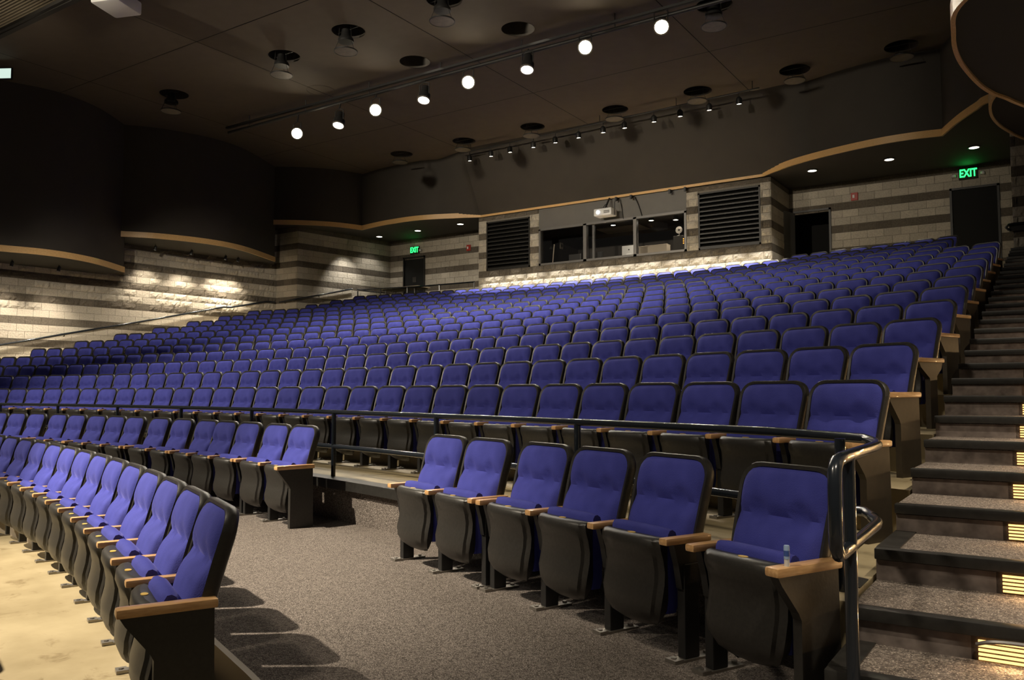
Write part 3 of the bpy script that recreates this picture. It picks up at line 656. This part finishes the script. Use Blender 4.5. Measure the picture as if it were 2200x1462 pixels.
dl = ob('leaf', MB().cbox(-.03, .03, -1.05, 0, 4.3, 5.66+EYE, .006).mesh('leaf', M['grey_metal']), d2, (-6.86, 26.55, 0)); dl.rotation_euler = (0, 0, math.radians(-16))
dh = ob('door_handle', MB().tube([(.03, -.97, 4.05+EYE), (.10, -.97, 4.05+EYE), (.10, -.84, 4.05+EYE)], .014, 8).tube([(-.03, -.97, 4.05+EYE), (-.10, -.97, 4.05+EYE)], .014, 8).mesh('door_handle', M['zinc'], True), dl)
d3 = door('door_3', 'closed black door in the rear recess behind the folding table', -23.12, -21.94, 4.3, 5.71+EYE)
ob('door_plate', MB().box(-22.62, -22.42, 26.585, 26.60, 4.62+EYE, 4.85+EYE).mesh('door_plate', M['soffit']), d3)
def text_mesh(s, size, depth, mat):
    cu = bpy.data.curves.new('lettering', 'FONT'); cu.body = s; cu.size = size; cu.extrude = depth; cu.align_x = 'CENTER'; cu.align_y = 'CENTER'; cu.offset = .008
    o = bpy.data.objects.new('tmp', cu); COL.objects.link(o); dg = bpy.context.evaluated_depsgraph_get(); dg.update()
    me = bpy.data.meshes.new_from_object(o.evaluated_get(dg)); bpy.data.objects.remove(o); me.materials.clear(); me.materials.append(mat); me.name = 'lettering'; return me
ex = text_mesh('EXIT', .30, .004, M['exit_glow'])
def exit_sign(label, x, z, heads):
    t = thing('exit_sign', label, 'exit sign', (x, 26.55, z), 0, 'green exit signs')
    part('housing', MB().cbox(-.24, .24, -.03, .04, -.17, .15, .012), M['soffit'], t)
    l = ob('lettering', ex, t, (0, -.034, -.01)); l.rotation_euler = (PI/2, 0, 0); l.scale = (.72, 1.05, 1)
    for hx in heads: part('lamp_head', MB().lathe([(.03, -.07), (.06, -.07), (.055, .0), (.02, .03)], 14, (hx, -.04, -.02)), M['white'], t, True)
    spot('exit_glow_light', (x, 26.48, z+.02), (x, 26.2, z+1.0), 3.0, 150, .8, .1, (.05, 1, .15))
    return t
exit_sign('green EXIT sign with two lamp heads above the door at the stairs', -1.99, 6.24+EYE, (-.36, .36))
exit_sign('green EXIT sign with one lamp head above the recess door', -22.48, 5.99+EYE, (.33,))
def strobe(label, x, z):
    t = thing('fire_alarm', label, 'alarm', (x, 26.56, z)); part('plate', MB().cbox(-.10, .10, -.02, .03, -.12, .12, .01), M['red'], t); part('strobe', MB().cbox(-.05, .01, -.05, -.02, -.05, .05, .01), M['white'], t)
strobe('red fire alarm strobe on the rear wall near the dark doorway', -5.05, 5.97+EYE); strobe('red fire alarm strobe in the recess close to the booth', -19.67, 5.81+EYE)

# ---------------------------------------------------------------- railings and the folding table
RZ = EYE - .205; MZ = EYE - .56; RR = 31.27
gr = thing('guard_railing', 'black pipe guard railing before the first raised row', 'railing')
def arc_pts(R, a0, a1, z, n): return [polar(R, a0+(a1-a0)*k/n, z) for k in range(n+1)]
aE = ang_at_x(RR, -.72)
P_C = (-.66, 3.72)
TUBE = .0235; EZ = EYE-.232
part('top_rail', MB().tube(arc_pts(RR, -.30, aE-.02, RZ, 60) + [(-.79, 4.24, RZ-.015), (-.72, 4.08, EZ+.006), (-.69, 3.98, EZ), (-.675, 3.85, EZ), (-.655, 3.1, EZ), (-.651, 3.0, EZ-.006), (-.650, 2.965, EZ-.035), (-.650, 2.955, EZ-.09), (-.650, 2.955, MZ+.09), (-.650, 2.965, MZ+.035), (-.651, 3.0, MZ+.006), (-.655, 3.1, MZ), (-.672, 3.8, MZ), (-.685, 3.9, MZ), (-.72, 4.0, MZ)], TUBE, 12), M['rail'], gr, True)
part('middle_rail', MB().tube(arc_pts(RR, -.30, aE-.02, MZ, 60) + [(-.79, 4.20, MZ), (-.72, 4.02, MZ)], TUBE, 12), M['rail'], gr, True)
post_me = MB().tube([(0, 0, 0), (0, 0, RZ-ZF[0])], TUBE, 12).mesh('post', M['rail'], True)
for k in range(12): ob('post', post_me, gr, polar(RR, .3765-.0595*k, ZF[0]))
ob('post', post_me, gr, (-.83, 3.90, ZF[0]))
part('post', MB().tube([(-.658, 3.22, EYE-1.17), (-.658, 3.22, EZ)], TUBE, 12), M['rail'], gr, True)
hr = thing('wall_handrail', 'black handrail climbing along the striped side wall', 'handrail')
part('rail', MB().tube([(-26.62, 11.6, 2.70), (-26.57, 12.23, 2.84), (-26.41, 14.09, 3.28), (-26.21, 16.51, 3.83), (-25.94, 19.7, 4.60), (-25.92, 20.0, 4.61), (-25.80, 21.6, 4.98), (-25.72, 21.93, 4.97)], .035, 10), M['rail'], hr, True)
for (x, y, z) in ((-26.41, 14.09, 3.28), (-26.21, 16.51, 3.83), (-26.0, 19.0, 4.43)): part('bracket', MB().tube([(x, y, z), (x-.05, y, z-.07), (x-.13, y, z-.07)], .014, 6), M['rail'], hr)
h2 = thing('corner_handrail', 'handrail wrapping the block return up to the recess landing', 'handrail')
part('rail', MB().tube([(-25.5, 21.97, 4.96), (-24.62, 21.97, 5.02), (-24.53, 22.1, 5.05), (-24.34, 23.31, 5.35), (-24.11, 24.55, 5.66)], .035, 10), M['rail'], h2, True)
for (x, y, z) in ((-25.2, 21.97, 4.98), (-24.40, 23.0, 5.27)): part('bracket', MB().tube([(x, y, z), (x-.02, y+.02, z-.07), (x-.06, y+.09, z-.07)], .014, 6), M['rail'], h2)
pr = thing('landing_railing', 'thin black railing in front of the folding table landing', 'railing')
LZ = 3.36+EYE
part('top_rail', MB().tube([(-23.87, 24.6, 5.63), (-23.7, 24.6, 5.60), (-20.8, 24.6, 5.52), (-17.95, 24.6, 5.50)], .030, 8), M['rail'], pr, True)
part('side_rail', MB().tube([(-23.87, 24.6, 5.62), (-23.2, 24.75, 5.50), (-22.6, 24.85, 5.42)], .022, 8), M['rail'], pr, True)
for x in (-23.85, -22.6, -21.2, -19.6, -17.96): part('post', MB().tube([(x, 24.6, LZ-.05), (x, 24.6, 5.56 if x < -20 else 5.5)], .025, 8), M['rail'], pr)
ft = thing('folding_table', 'pale folding table standing on the recess landing by the railing', 'table', (-21.75, 25.1, LZ))
part('table_top', MB().cbox(-1.0, 1.0, -.38, .38, .77, .815, .01), M['table'], ft)
part('apron', MB().box(-.9, .9, -.33, .33, .73, .77), M['soffit'], ft)
for sx in (-.8, .8):
    for sy in (-.3, .3): part('leg', MB().tube([(sx, sy, 0), (sx*.93, sy, .75)], .018, 8), M['grey_metal'], ft)
for sx in (-.8, .8): part('brace', MB().tube([(sx*.8, 0, .74), (sx, 0, .35)], .012, 6).tube([(sx, -.3, .35), (sx, .3, .35)], .012, 6), M['grey_metal'], ft)
# handrail stub on the pier
hb = thing('pier_handrail', 'short black handrail end fixed to the rock-face pier', 'handrail', (-.75, 21.6, 3.72+EYE))
part('rail', MB().tube([(-.10, 0, -.06), (-.16, 0, 0), (-.10, 0, .06), (.0, 0, .07), (1.2, 0, .07)], .03, 8), M['rail'], hb, True); part('plate', MB().box(-.10, 1.2, .05, .17, -.08, .10), M['louvre'], hb)

# ---------------------------------------------------------------- over the stage: grating, projector box, lit sign
gt = thing('catwalk_grating', 'metal catwalk grating at the stage edge of the ceiling', 'grating', (-21.6, 7.9, CEIL-.02))
bar_me = MB().box(0, 4.6, 0, .035, 0, .09).mesh('bar', M['grating'])
for k in range(18): ob('bar', bar_me, gt, (0, .04+k*.078, 0))
part('edge_angle', MB().box(-.1, 4.7, 1.40, 1.47, -.08, .12).box(4.6, 4.7, 0, 1.47, -.08, .12), M['soffit'], gt)
spot('catwalk_lamp', (-19.5, 8.5, CEIL-2.2), (-20.5, 8.6, CEIL), 30, 110, .7, .1, WARM)
pbx = thing('ceiling_projector', 'large pale projector housing hung at the stage edge of the ceiling', 'projector', (-17.0, 9.95, CEIL-.30), math.radians(20))
part('body', MB().cbox(-.34, .34, -.4, .40, 0, .30, .05), M['white'], pbx, True); part('lens_shroud', MB().box(.2, .36, -.42, -.35, .05, .27), M['void'], pbx); part('mount', MB().box(-.2, .2, -.2, .2, .30, .44), M['steel'], pbx); part('indicator', MB().box(-.1, -.06, .40, .408, .1, .13), M['amber'], pbx)
sg = thing('lit_side_sign', 'small pale lit sign high on the stage side', 'sign', (-22.85, 10.35, CEIL-.35), math.radians(30)); part('housing', MB().cbox(-.42, .24, -.03, .03, -.16, .16, .01), M['steel'], sg); part('face', MB().box(-.40, .22, -.036, -.03, -.13, .13), emit('sign_face', (.75, .95, .85), .8), sg)

# ---------------------------------------------------------------- the seat
def back_pt(x, t, d):
    k = t/.6706
    y = -.165 + .165*k - .012*math.sin(k*PI); z = .30 + .65*k
    return (x, y - .969*d, z + .246*d)
def outline_hw(t, tmax, tmin, hw, r, taper):
    w_ = hw*(1 - taper*(1-(t-tmin)/(tmax-tmin)))
    if t > tmax-r: w_ -= r - math.sqrt(max(0, r*r-(t-(tmax-r))**2))
    rb = .05
    if t < tmin+rb: w_ -= rb - math.sqrt(max(0, rb*rb-(tmin+rb-t)**2))
    return w_
def cushion_mb(nu, nv):
    mb = MB(); T0, T1, SEAM = .085, .652, .425
    ts = []
    for j in range(nv+1):
        s = j/nv; ts.append(T0 + (T1-T0)*(s + .055*math.sin(2*PI*s)*-1*.5 if nv < 10 else s - .04*math.sin(2*PI*s)))
    ts[-1] = T1
    def fn(u, v):
        j = round(v*nv); t = ts[j]; q = (u*2-1); q = math.copysign(abs(q)**.8, q)
        hw_ = outline_hw(min(t, T1-.0006), T1, T0, .2545, .088, .06); x = q*hw_
        eu = max(0, 1-abs(q)**5)**.5; ev = max(0, 1-abs((t-(T0+T1)/2)/((T1-T0)/2))**8)**.5
        if t >= SEAM: s = (t-SEAM)/(T1-SEAM); lobe = .052*(1-(1-s)**6)*(1-.25*s)
        else: s = (t-T0)/(SEAM-T0); lobe = .066*(1-s**10)*(.75+.25*math.sin(s*PI))
        d = .022 + (lobe*eu*ev)
        for sx in (-.115, .115): d -= .042*math.exp(-(((x-sx)/.036)**2 + ((t-SEAM-.014)/.048)**2))*ev
        d -= .008*math.exp(-((t-SEAM)/.014)**2)
        return back_pt(x, t, max(d, .030 if eu*ev > .5 else .014))
    mb.grid(fn, nu, nv, 0, True); return mb
def shell_mb(n, low=False):
    mb = MB(); T0, T1, HW, R_ = .015, .6706, .272, .105
    ring = []
    ts = [T0 + (T1-T0)*k/n for k in range(n+1)]
    ts = sorted(set([T0, T0+.02, T0+.05] + [T0+.05+(T1-R_-T0-.05)*k/max(2, n//3) for k in range(n//3+1)] + [T1-R_+R_*math.sin(k*PI/2/6) for k in range(7)]))
    L_ = [(outline_hw(min(t, T1-1e-6), T1, T0, HW, R_, .08), t) for t in ts]
    ring = [(x, t) for x, t in L_] + [(-x, t) for x, t in reversed(L_)]
    def R2_(s, dx): return [((abs(x)-dx)*(1 if x >= 0 else -1), T0+dx*.9+(t-T0)*(1-dx*1.9/(T1-T0))) for x, t in ring]
    layers = [(R2_(0, .030), .016), (R2_(0, .022), .036), (R2_(0, .006), .040), (ring, .028), (ring, .0), (R2_(0, .012), -.022), (R2_(0, .05), -.036), (R2_(0, .12), -.046)]
    if low: layers = [layers[1], layers[3], layers[4], layers[6]]
    n_ = len(ring); v = []
    for rg, d in layers: v += [back_pt(x, t, d) for x, t in rg]
    f = []
    for i in range(len(layers)-1):
        for k in range(n_): f.append((i*n_+k, i*n_+(k+1) % n_, (i+1)*n_+(k+1) % n_, (i+1)*n_+k))
    f.append(tuple((len(layers)-1)*n_+k for k in range(n_))); f.append(tuple(range(n_-1, -1, -1)))
    mb.add(v, f); return mb
PROF = [(z_, y_+.05) for z_, y_ in [(.575, -.395), (.572, -.418), (.556, -.432), (.52, -.430), (.47, -.412), (.41, -.402), (.35, -.408), (.28, -.424), (.22, -.425), (.17, -.405), (.135, -.37), (.12, -.335)]]
def pan_hw(z):
    pts_ = [(.575, .215), (.54, .226), (.46, .222), (.38, .224), (.30, .228), (.24, .222), (.19, .200), (.155, .165), (.13, .12), (.12, .08)]
    for (z1, w1), (z0, w0) in zip(pts_, pts_[1:]):
        if z0 <= z <= z1: return w0 + (w1-w0)*(z-z0)/(z1-z0)
    return .08
def pan_mb(low=False):
    mb = MB(); U = [-1, -.97, -.84, -.80, -.4, 0, .4, .80, .84, .97, 1] if not low else [-1, 0, 1]
    pf = PROF if not low else PROF[1::3]+[PROF[-1]]
    nv = len(pf)-1; nu = len(U)-1
    def fn(a, b):
        u = U[round(a*nu)]; z, y = pf[round(b*nv)]
        dy = .022*(abs(u)**6)
        if not low and abs(u) <= .805 and z < .53 and z > .15: dy -= .006
        if not low and .83 < abs(u) < .85 and z < .53: dy += .008
        return (u*pan_hw(z), y+dy+.012*(u*u), z)
    mb.grid(fn, nu, nv)
    # sides and back
    L_ = [fn(0, j/nv) for j in range(nv+1)]; Rr = [fn(1, j/nv) for j in range(nv+1)]
    for S_ in (L_, Rr):
        v = []
        for x, y, z in S_: v += [(x, y, z), (x*.97, -.295, z)]
        mb.add(v, [(2*j, 2*j+1, 2*j+3, 2*j+2) for j in range(nv)])
    top = [fn(i/nu, 0) for i in range(nu+1)]; v = []
    for x, y, z in top: v += [(x, y, z), (x*.97, -.295, z-.004)]
    mb.add(v, [(2*j, 2*j+1, 2*j+3, 2*j+2) for j in range(nu)]); return mb
def seatcushion_mb(low=False):
    mb = MB()
    if low: return mb.box(-.2, .2, -.30, -.21, .2, .60)
    prof = [(-.305, .20), (-.305, .56), (-.30, .592), (-.283, .610), (-.255, .613), (-.225, .60), (-.21, .57), (-.205, .50), (-.21, .24), (-.23, .20)]
    nu = 8
    for i in range(nu): pass
    v = []
    for i in range(nu+1):
        q = -1+2*i/nu; e = 1-abs(q)**8*.35
        for y, z in prof: v.append((q*.212, -.255+(y+.255)*e, .40+(z-.40)*(1-.03*abs(q)**6)))
    n_ = len(prof); f = []
    for i in range(nu):
        for k in range(n_): f.append((i*n_+k, i*n_+(k+1) % n_, (i+1)*n_+(k+1) % n_, (i+1)*n_+k))
    f += [tuple(range(n_-1, -1, -1)), tuple(nu*n_+k for k in range(n_))]
    return mb.add(v, f)
SM = {}
SM['back_cushion'] = cushion_mb(18, 22).mesh('back_cushion', M['fabric'], True, False)
SM['back_shell'] = shell_mb(14).mesh('back_shell', M['plastic'], True)
SM['seat_pan'] = pan_mb().mesh('seat_pan', M['plastic'], True)
SM['seat_cushion'] = seatcushion_mb().mesh('seat_cushion', M['fabric'], True)
SM['number_plate'] = MB().lathe([(0, 0), (.026, 0), (.026, .004), (0, .004)], 14, cap0=False, cap1=False).mesh('number_plate', M['brass'])
for v in SM['number_plate'].vertices: v.co.y *= .62
SM['armrest'] = MB().cbox(-.029, .029, -.385, -.085, .553, .588, .011).mesh('armrest', M['oak'], True)
SM['standard'] = MB().cbox(-.026, .026, -.27, -.175, .012, .46, .006).prism([(-.33, .553), (-.09, .553), (-.11, .40), (-.17, .34), (-.28, .34), (-.30, .45)], -.020, .020, 'x').mesh('leg', M['steel'])
SM['foot_plate'] = MB().box(-.035, .035, -.345, -.08, 0, .012).box(-.035, .035, -.345, -.29, .012, .018).lathe([(.014, 0), (.014, .012)], 6, (0, -.32, .012)).lathe([(.014, 0), (.014, .012)], 6, (0, -.11, .012)).mesh('foot_plate', M['zinc'])
PANEL = [(-.46, .553), (-.10, .553), (-.09, .0), (-.33, .0), (-.33, .37), (-.345, .40), (-.44, .52)]
SM['end_panel'] = MB().prism(PANEL, -.022, .022, 'x').mesh('end_panel', M['end_panel'])
SM['end_panel_black'] = MB().prism(PANEL, -.022, .022, 'x').mesh('end_panel', M['plastic'])
SM['end_strut'] = MB().prism([(-.46, .553), (-.10, .553), (-.12, .50), (-.19, .44), (-.19, .0), (-.30, .0), (-.30, .42), (-.43, .51)], -.022, .022, 'x').mesh('end_strut', M['end_panel'])
SM['end_arm'] = MB().cbox(-.036, .036, -.475, -.085, .553, .592, .012).mesh('armrest', M['oak'], True)

def place_seat(a, R, zf, label, group, w_=.56, left_arm=True, right=None, detail=True, skew=0):
    """right: None, 'arm' (plain armrest and leg) or 'panel' / 'panel_black' / 'strut' (aisle end)"""
    x, y, _ = polar(R, a)
    t = thing('auditorium_seat', label, 'seat', (x, y, zf), -a-skew, group)
    sx = w_/.56
    ob('back_shell', SM['back_shell'], t, None, None, (sx, 1, 1)); ob('back_cushion', SM['back_cushion'], t, None, None, (sx, 1, 1))
    p = ob('seat_pan', SM['seat_pan'], t); ob('seat_cushion', SM['seat_cushion'], t)
    if detail: ob('number_plate', SM['number_plate'], p, (0, -.335, .573))
    if left_arm:
        ob('armrest', SM['armrest'], t, (-w_/2, 0, 0)); l = ob('leg', SM['standard'], t, (-w_/2, 0, 0))
        if detail: ob('foot_plate', SM['foot_plate'], l)
    if right == 'arm':
        ob('armrest', SM['armrest'], t, (w_/2, 0, 0)); l = ob('leg', SM['standard'], t, (w_/2, 0, 0))
        if detail: ob('foot_plate', SM['foot_plate'], l)
    elif right:
        e = w_/2-.002
        ob('armrest', SM['end_arm'], t, (e, 0, 0))
        ob('end_strut' if right == 'strut' else 'end_panel', SM[{'panel': 'end_panel', 'panel_black': 'end_panel_black', 'strut': 'end_strut'}[right]], t, (e, 0, 0))
    return t
def ray_px(x, y, z):
    c, s = math.cos(math.radians(33.5)), math.sin(math.radians(33.5)); u, v = x*c+y*s, -x*s+y*c
    return 1100+1779*u/v if v > .3 else -9999, v
# rows behind the railing
cand = []
for i in range(15):
    R = ROWR[i]
    if i < 11: aR = AEND[i]
    else: aR = ang_at_x(R, -2.0)
    if i < 5: W_ = WROW[i]; n = int((aR - ang_at_x(R, -24.0))*R/W_ + .5)
    else:
        aL = ang_at_x(R, {14: -6.45}.get(i, -24.0 if i < 11 else -22.7)); n = max(1, round((aR-aL)*R/.56)); W_ = (aR-aL)*R/n
    for k in range(n):
        a = aR - (k+.5)*W_/R; x, y, _ = polar(R, a); u, dist = ray_px(x, y, 0)
        if u < -300: continue
        cand.append((dist + (1000 if u < -50 else 0), i, k, a, R, W_, n))
cand.sort()
MAXSEAT = 300 - 14 - 21 - 8
for dist, i, k, a, R, W_, n in cand[:MAXSEAT]:
    rt = None
    if k == 0: rt = 'strut' if i in (2, 5) else 'panel'
    place_seat(a, R, ZF[i], 'blue seat, %s from the stair aisle in the %s row behind the railing' % (nth(k+1), nth(i+1)), 'fixed seats in the rows behind the railing', W_, True, rt, i < 2)
low = [cushion_mb(8, 9), shell_mb(8, True), pan_mb(True), seatcushion_mb(True), MB().box(-.309, -.251, -.385, -.085, .553, .588), MB().box(-.30, -.26, -.27, -.175, 0, .55)]
lowm = [0, 1, 1, 0, 2, 1]
SV, SF, SMI = [], [], []
for dist, i, k, a, R, W_, n in cand[MAXSEAT:]:
    x, y, _ = polar(R, a); ca, sa = math.cos(-a), math.sin(-a)
    extra = []
    if k == 0: extra = [(MB().prism(PANEL, W_/2-.01, W_/2+.034, 'x'), 3), (MB().box(W_/2-.024, W_/2+.048, -.475, -.085, .553, .592), 2)]
    for mb, mi in list(zip(low, lowm)) + extra:
        o = len(SV)
        for (px, py, pz) in mb.v: SV.append((x+px*ca-py*sa, y+px*sa+py*ca, pz+ZF[i]))
        for f in mb.f: SF.append(tuple(q+o for q in f)); SMI.append(mi)
me = bpy.data.meshes.new('distant_seats'); me.from_pydata(SV, [], SF)
for m in (M['fabric'], M['plastic'], M['oak'], M['end_panel']): me.materials.append(m)
me.polygons.foreach_set('material_index', SMI); me.polygons.foreach_set('use_smooth', [mi == 0 for mi in SMI]); me.update()
tag(ob('distant_seats', me), 'upper rows of blue seats below the booth and along the side wall', 'seats', None, 'stuff')
# row on the carpet before the railing, in loose pairs and threes
R0_ = 30.9; Z0_ = Z_CARPET
A0 = [a_ + (.0032 if q_ == 0 else .0017) for q_, a_ in enumerate([.4496, .4269, .4077, .3896, .368, .35, .2693, .2509, .2299, .2116, .1958, .1748, .1544, .1316, .1132, .0947, .0745, .0558, .0332, .013, -.0064])]
ENDS = {0: 'panel_black', 1: 'arm', 4: 'arm', 6: 'panel_black', 8: 'arm', 11: 'arm', 13: 'arm', 16: 'arm', 18: 'arm'}
for k, a in enumerate(A0):
    place_seat(a-.275/R0_, R0_, Z0_, 'blue seat on the carpet before the railing, %s from the stairs' % nth(k+1), 'seats on the carpet before the railing', .56, True, ENDS.get(k), True)
# lowest rows on the concrete
a_F = .4062                                              # this row swings outward a little towards its far end
for k in range(14):
    R_F = 28.735 + .0315*k
    place_seat(a_F - (k+.5)*.578/28.72, R_F, -.03, 'blue seat standing on bare concrete, %s from the aisle end of its curved row' % nth(k+1), 'curved row of seats on the concrete floor', .56, True, 'panel_black' if k == 0 else None, True, .056)
for k in range(8):
    place_seat(.361 - (k+.5)*.575/27.5, 27.5, -.03, 'blue seat of the row in front, %s from the aisle, known by its shadow' % nth(k+1), 'front row out of sight', .56, True, 'panel_black' if k == 0 else None, False)
# lip balm stick on the end armrest
a = A0[0]-.275/R0_; ax, ay = .292, -.40
bx, by, _ = polar(R0_, a); ca, sa = math.cos(-a), math.sin(-a)
lb = thing('lip_balm', 'pale blue lip balm stick upright on the end armrest by the stairs', 'lip balm', (bx+ax*ca-ay*sa, by+ax*sa+ay*ca, Z0_+.592))
part('tube', MB().lathe([(.0105, 0), (.0105, .045)], 16), M['white'], lb, True); part('cap', MB().lathe([(.0115, .028), (.0115, .078), (.010, .082)], 16), M['balm'], lb, True)
part('label_band', MB().lathe([(.0118, .04), (.0118, .062)], 16, cap0=False, cap1=False), simple('blue_print', (.06, .12, .4), .4), lb)

# loose cable over the lowest step light
tag(ob('loose_cable', MB().tube(crom3([(-.305, 3.69, EYE-.965), (-.25, 3.675, EYE-.945), (-.15, 3.67, EYE-.938), (0, 3.675, EYE-.945), (.08, 3.69, EYE-.97)]), .008, 6).mesh('loose_cable', M['grey_metal'], True)), 'grey cable bowed over the lowest step light', 'cable')
